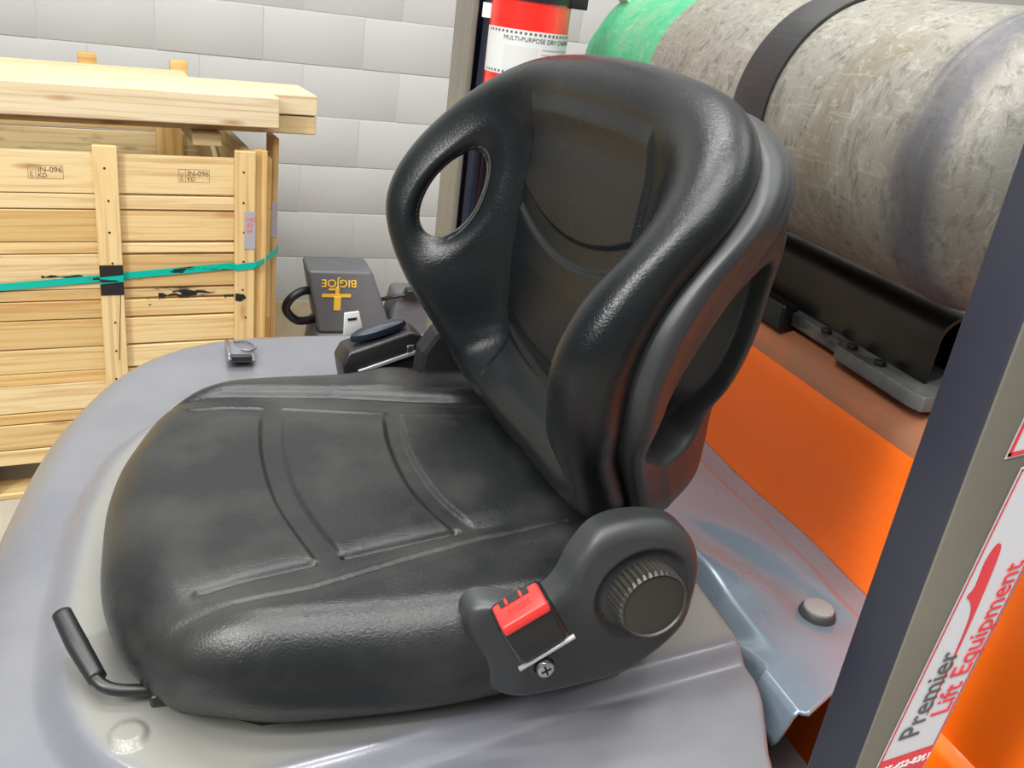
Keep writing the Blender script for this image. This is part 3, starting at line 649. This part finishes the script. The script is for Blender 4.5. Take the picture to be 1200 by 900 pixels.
# surface depth near the hole, for the liner
def hole_ring(k, dx, sg, n=64):
    a = np.linspace(0, 2*np.pi, n, endpoint=False); u, v = (HA if sg > 0 else .022)*k*np.cos(a), (HB if sg > 0 else .046)*k*np.sin(a); t = HT*sg
    s = (HOLE[0][0] if sg > 0 else .212)*sg+u*math.cos(t)-v*math.sin(t); z = HOLE[0][1]+u*math.sin(t)+v*math.cos(t)
    ang = np.arctan2(z-bc[1], s-bc[0]); Rr = np.interp(ang % (2*np.pi), np.append(th, 2*np.pi), np.append(RB, RB[0])); xe = np.interp(ang % (2*np.pi), np.append(th, 2*np.pi), np.append(XE, XE[0]))
    X = back_x(s, z, Rr-np.hypot(s-bc[0], z-bc[1]), Rr, xe)
    return bk3(X+.34*dx, s+.9*dx*sg, z-.17*dx)
for sg in (1,):
    L = [hole_ring(k, dx, sg) for k, dx in ((1.20, .010), (1.15, .009), (1.10, .011), (1.07, .016), (1.05, .026), (1.05, .040))]
    F_ = ringfaces(len(L), 64); F_ = F_[:, ::-1] if sg > 0 else F_
    o = smesh('grab_hole_liner', np.concatenate(L), F_, M['shell'], label='grey plastic lining of the grab hole')
    so = o.modifiers.new('thick', 'SOLIDIFY'); so.thickness = .002; so.offset = -1
# shell behind the backrest
POCK = [(.346, -.348), (.339, -.300), (.350, -.250), (.376, -.205), (.410, -.178), (.433, -.186), (.437, -.255), (.430, -.330), (.416, -.362), (.385, -.372), (.366, -.364)]
POCK = catmull(POCK, 5, True)
ctrl_k = [0, .06, .13, .22, .32, .45, .75, 1.0]
ctrl_d = [.020, .006, -.003, -.004, .002, .010, .042, .066]
V = []; NR = 150; kk = np.linspace(0, 1, NR)
dd = np.interp(kk, ctrl_k, ctrl_d); dd = np.convolve(np.pad(dd, 4, 'edge'), np.ones(9)/9, 'valid')
side_amt = np.abs(np.cos(th))
XB = .452+0*th
for k, d in zip(kk, dd):
    off = np.interp(k, [0, .13, .32, .45], [.018, .032, .056, .066])
    t = ss((k-.36)/.64)**.8 if k > .36 else 0
    X = (XE+off)*(1-t)+np.maximum(XB, XE+off)*t if k > .36 else XE+off
    d = d+(.026*ss((np.sin(th)-.35)/.40)+.012*ss((np.sin(th)-.80)/.15))*(1-ss(k/.8)*.5)
    d = d*(1-.55*ss((-np.sin(th)-.3)/.4)*ss(k/.5))
    s = (RB-d)*np.cos(th); z = bc[1]+(RB-d)*np.sin(th)
    V.append(np.stack([X, s, z], 1))
# back face rings
d_end = dd[-1]
for q in np.linspace(0, 1, 40)[1:]:
    d = d_end+(RB-d_end)*q*.995; s = (RB-d)*np.cos(th); z = bc[1]+(RB-d)*np.sin(th); X = np.maximum(XB, XE+.066)+.006*ss(q/.2)+0*th
    V.append(np.stack([X, s, z], 1))
V = np.concatenate(V); X, s, z = V.T
sdp = sdf(POCK, X, z); dep = .058*np.clip((.456-X)/.070, 0, 1)*ss(sdp/(.009+.012*ss((-z-.295)/.05))+.3)*(np.abs(s) > .12)
V[:, 1] = s-np.sign(s)*dep
V = bk3(V[:, 0], V[:, 1], V[:, 2])
nrr = NR+39; F = ringfaces(nrr, NT)[:, ::-1]
opn = (s > .10) & (np.abs(z+.226) < .098)
F = F[~opn[F].all(1)]
shell = smesh('back_shell', V, F[:, ::-1], M['shell'], label='grey-black moulded plastic shell behind the backrest')
# hinge covers
HG = [(.287, -.448), (.297, -.420), (.314, -.396), (.345, -.388), (.385, -.395), (.412, -.424), (.419, -.468), (.414, -.508), (.378, -.545), (.335, -.560), (.245, -.562), (.223, -.520), (.211, -.486), (.218, -.468), (.247, -.466), (.270, -.466)]
def hinge(y0, sgn, mat, nm, lb=None):
    P = catmull(HG, 8, True); c = (.33, -.48); n = 360; t = np.linspace(0, 2*np.pi, n, endpoint=False); Rr = polyR(P, c, t); V = []
    rr = [('t', q) for q in np.linspace(.01, 1, 60)]+[('r', q) for q in np.linspace(0, math.pi/2, 12)[1:]]+[('s', .014)]
    for k, q in rr:
        ro = .014
        d = Rr*(1-q)+ro*q if k == 't' else (ro*(1-np.sin(q)) if k == 'r' else 0)
        x = c[0]+(Rr-d)*np.cos(t); z = c[1]+(Rr-d)*np.sin(t)
        bul = .010*np.exp(-((x-.365)**2+(z+.46)**2)/.0022)-.012*ss((.27-x)/.05)
        kr = np.hypot(x-.362, z+.458); bul -= .007*(1-ss((kr-.038)/.010))
        y = -(.020+bul)
        if k == 'r': y = y+ro*(1-np.cos(q))
        if k == 's': y = y+ro+q
        V.append(np.stack([x, y0+sgn*y, z], 1))
    F = ringfaces(len(rr), n); F = F[:, ::-1] if sgn < 0 else F
    return smesh(nm, np.concatenate(V), F[:, ::-1] if sgn > 0 else F[:, ::-1], mat, label=lb)
hinge(.570, 1, M['shell'], 'hinge_cover', 'grey plastic cover over the near recline hinge')
o = prism('hinge_cover', [(x-.17, z+.60) for x, z in [(.285, -.50), (.288, -.455), (.305, -.428), (.335, -.412), (.385, -.412), (.41, -.44), (.41, -.52)]], 1.075-YC, 1.115-YC, M['black_matte'], seat, .008, label='cover over the far recline hinge')
o.data.polygons.foreach_set('use_smooth', [False]*len(o.data.polygons))
# recline knob: ribbed cylinder
n = 108; prof = [(.0, 0), (.0325, 0), (.0325, .004), (.032, .026), (.0298, .030), (.0292, .0295), (.0278, .0275)]
vs = []; fs = []
for r, h in prof:
    for i in range(n):
        a = 2*math.pi*i/n; rb = r-(.0028 if (i % 3 == 0 and .003 < h < .028 and r > .0315) else 0); vs.append((rb*math.cos(a), rb*math.sin(a), h))
for j in range(len(prof)-1):
    for i in range(n): fs.append((j*n+i, j*n+(i+1) % n, (j+1)*n+(i+1) % n, (j+1)*n+i))
KM = frame(np.array((.362, .556, -.458))-S0, (1, 0, 0), (0, .10, 1), (.0, -1, .10))
kn = mesh('recline_knob', vs, fs, M['knob_face'], seat, False, label='round ribbed black recline knob'); kn.matrix_local = KM
kf = mesh('knob_face', [(.0292*math.cos(2*math.pi*i/48), .0292*math.sin(2*math.pi*i/48), .028) for i in range(48)]+[(.024*math.cos(2*math.pi*i/48), .024*math.sin(2*math.pi*i/48), .0282) for i in range(48)], [(i, (i+1) % 48, 48+(i+1) % 48, 48+i) for i in range(48)]+[tuple(range(48, 96))], M['knob_face'], kn)
# near seat belt buckle
e1 = Vector((.85, 0, .527)); e2 = Vector((-.527, 0, .85)); eo = Vector((0, -1, 0))
bk = empty('belt_buckle', Vector((.246, .525, -.463))-Vector(S0)); bk.parent = seat; bk.matrix_local = frame(Vector((.2490, .530, -.456))-Vector(S0), e1, e2, e1.cross(e2)); bk['label'] = 'black seat belt buckle with red release button'
# local: x across, y up along the buckle, z toward +-Y ; e1 x e2 = -Y
o = box('buckle_body', -.0235, .0235, -.027, .020, -.016, .017, M['black_plastic'], bk, .006, 4)
o = box('release_button', -.0205, .0205, .012, .0226, -.009, .0190, M['red_plastic'], bk, .0025, 3)
box('button_slot', -.014, .012, .0220, .0232, -.0085, -.001, M['black_matte'], bk)
for xx in (-.009, .004): box('button_rib', xx, xx+.002, .0222, .0235, -.008, -.001, M['red_plastic'], bk)
text('button_text', 'PRESS', .0085, newmat('dark_red', (.55, .02, .02), .4)[0], bk, frame((-.011, .0228, .0100), (1, 0, 0), (0, 0, -1), (0, 1, 0)), sx=1.0)
tube('buckle_plate', [(-.026, -.030, .013), (.026, -.030, .013)], .0022, M['grey_steel'], bk)
box('buckle_strap_plate', -.022, .022, -.036, -.020, .000, .004, M['black_plastic'], bk, .002)
lathe('screw', [(0, .004), (.003, .0042), (.0072, .003), (.0078, .0)], M['steel'], seat, 20, frame(Vector((.2735, .533, -.513))-Vector(S0), (1, 0, 0), (0, .1, 1), (0, -1, .1)))
for k_ in (0, 1): box('screw_slot', -.0045, .0045, -.0008, .0008, .0036, .0046, M['black_matte'], seat).matrix_local = frame(Vector((.2735, .533, -.513))-Vector(S0), (1, 0, 0), (0, .1, 1), (0, -1, .1)) @ Matrix.Rotation(.4+k_*math.pi/2, 4, 'Z') @ Matrix.Translation((0, 0, .0041))
lathe('screw_collar', [(.014, -.004), (.013, .001), (.009, .0015), (.009, -.002)], M['shell'], seat, 24, frame(Vector((.2735, .537, -.513))-Vector(S0), (1, 0, 0), (0, .1, 1), (0, -1, .1)))
# far belt retractor
rb = empty('belt_retractor', Vector((.252, 1.158, -.484))-Vector(S0)); rb.parent = seat; rb.rotation_euler = (0, -.10, .12)
rb['label'] = 'black seat belt retractor on the far side of the cushion'
prism('retractor_case', [(-.058, -.05), (-.062, -.006), (-.052, .010), (.040, .028), (.055, .020), (.058, -.05)], -.02, .03, M['black_plastic'], rb, .004)
pad = lathe('retractor_pad', [(0, 0), (.5, 0), (.98, .12), (1, .3), (.93, .62), (.7, .82), (0, .9)], M['navy'], rb, 32); pad.scale = (.042, .014, .017); pad.location = (-.002, .004, .022); pad.rotation_euler = (0, -.17, 0)
box('retractor_bar', -.042, .046, -.024, -.021, -.013, -.007, M['grey_steel'], rb, .001).rotation_euler = (0, -.2, 0)
lathe('rivet', [(0, .002), (.004, .001), (.004, 0)], M['steel'], rb, 12, frame((-.044, -.023, -.024), (1, 0, 0), (0, 0, 1), (0, -1, 0)))
box('latch_window', .030, .040, -.0235, -.020, -.004, .010, M['steel'], rb, .001)
tg = prism('belt_tongue', [(-.016, .0), (-.013, .034), (.008, .034), (.014, .0)], .034, .037, M['paper'], rb, .001); tg.location = (-.028, .004, .012)
box('tongue_slot', -.008, .005, .0335, .0345, .022, .025, M['black_matte'], rb).location = (-.0305, .0375, .036)
# seat adjuster lever
lv = tube('slide_lever', np.array([(.02, .650, -.590), (-.045, .648, -.588), (-.078, .656, -.584), (-.096, .690, -.576)])-S0, .0055, M['black_plastic'], seat, label='bent slide lever with black rubber grip')
tube('lever_grip', np.array([(-.082, .664, -.584), (-.100, .697, -.572), (-.115, .728, -.560)])-S0, [.008, .0095, .0085], M['black_plastic'], lv)

# ================================================================== propane tank
AX, AZ, RT = .82, -.105, .156
tank = empty('propane_tank', (AX, 1.13, AZ), label='scuffed aluminium propane tank with chipped green end lying on the counterweight', cat='gas tank')
rot = Matrix.Rotation(-math.pi/2, 4, 'X')
def tl(pts): return pts
def cap(a, r): return [(r*math.cos(t), .115*math.sin(t)) for t in a]
y0, y1 = -.40, .40
prof = [(r, y0-.0-h) for r, h in cap(np.linspace(math.pi/2*.999, 0, 14), RT)]
body = [(max(r, 0), h) for r, h in prof]+[(RT, y) for y in np.linspace(-.39, .18, 30)]
lathe('tank_body', body, M['tank'], tank, 96, Matrix.Rotation(-math.pi/2, 4, 'X'))
lathe('tank_shoulder', [(RT, .18), (RT, .25), (RT, .33), (RT, .40)]+[(r, .40+h) for r, h in cap(np.linspace(0.05, math.pi/2, 14), RT)], M['tank_green'], tank, 96, Matrix.Rotation(-math.pi/2, 4, 'X'), label='chipped green painted end of the tank')
for yy_ in (-.395,):
    lathe('weld_bead', [(RT-.001, yy_-.010), (RT+.0010, yy_-.004), (RT+.0010, yy_+.002), (RT-.001, yy_+.008)], M['tank'], tank, 96, Matrix.Rotation(-math.pi/2, 4, 'X'))
lathe('tank_collar', [(.09, .47), (.10, .49), (.10, .56), (.095, .56), (.095, .49)], M['tank_green'], tank, 40, Matrix.Rotation(-math.pi/2, 4, 'X'))
box('tank_label', -.02, .02, -.001, .001, -.03, .03, M['paper'], tank).matrix_local = frame((-.110, .40, .112), (0, 1, 0), (.7, 0, .7))
# band holding the tank down
vs = []; fs = []; n = 80
for i in range(n):
    a = math.radians(-150+ i*(300)/(n-1)); c, s_ = math.sin(a), math.cos(a)
    for (rr_, yy_) in ((RT+.0015, .975), (RT+.0045, .975), (RT+.0045, 1.047), (RT+.0015, 1.047)): vs.append((rr_*c, yy_-1.01, rr_*s_))
for i in range(n-1):
    for k in range(4): fs.append((i*4+k, i*4+(k+1) % 4, (i+1)*4+(k+1) % 4, (i+1)*4+k))
fs += [(3, 2, 1, 0), ((n-1)*4, (n-1)*4+1, (n-1)*4+2, (n-1)*4+3)]
mesh('tank_strap', vs, fs, M['strap'], loc=(AX, 1.01, AZ), label='black steel hold-down strap over the aluminium propane tank', cat='strap')

# ================================================================== fire extinguisher
ex = empty('fire_extinguisher', (.517, 1.456, -.245), label='red fire extinguisher with white instruction label, held behind the seat by the far post', cat='extinguisher')
ER = .0638
lathe('cylinder', [(0, 0), (.05, 0), (.062, .006), (ER, .02), (ER, .30), (.06, .33), (.04, .355), (.02, .365), (.02, .38), (0, .38)], M['red_paint'], ex, 64)
def wrap_patch(name, r, a0, a1, z0_, z1_, mat, parent, n=30, **kw):
    vs = []; 
    for i in range(n+1):
        a = a0+(a1-a0)*i/n; vs += [(r*math.sin(a), -r*math.cos(a), z0_), (r*math.sin(a), -r*math.cos(a), z1_)]
    return mesh(name, vs, [(2*i, 2*i+2, 2*i+3, 2*i+1) for i in range(n)], mat, parent, True, **kw)
wrap_patch('label', ER+.0004, -1.7, 1.7, .123, .191, M['paper'], ex, label='white instruction label')
for i in range(26):
    a = -1.5+i*.12
    for zz in (.1850, .1255):
        wrap_patch('label_dash', ER+.0007, a, a+.06, zz, zz+.0035, M['ink'], ex, 3)
text('label_text', 'MULTI-PURPOSE DRY CHEMICAL', .0095, M['ink'], ex, Matrix.Translation((0, 0, .175)) @ Matrix.Rotation(-.95, 4, 'Z'), wrap=ER+.0008, extrude=.0001)
for r_ in range(5):
    wrap_patch('label_line', ER+.0007, .05, 1.2-.12*(r_ % 2), .165-r_*.007, .1662-r_*.007, M['tag'], ex, 12)
wrap_patch('label_panel', ER+.0007, -.9, -.05, .131, .167, newmat('label_grey', (.55, .55, .54), .5)[0], ex, 12)
wrap_patch('holding_band', ER+.002, -math.pi, math.pi, .233, .249, M['black_plastic'], ex, 60)
box('band_clasp', .045, .078, -.045, -.02, .230, .252, M['black_plastic'], ex, .002)
lathe('valve', [(.016, .38), (.018, .40), (.012, .415), (.012, .44), (0, .44)], M['steel'], ex, 24)
box('valve_handle', -.07, .03, -.01, .01, .44, .452, M['black_plastic'], ex, .003)

# ------------------------------------------------------------------ lift everything from eye height to the floor
for o in list(col.objects):
    if o.parent is None and o.type in ('MESH', 'EMPTY'): o.location.z += CAM_H
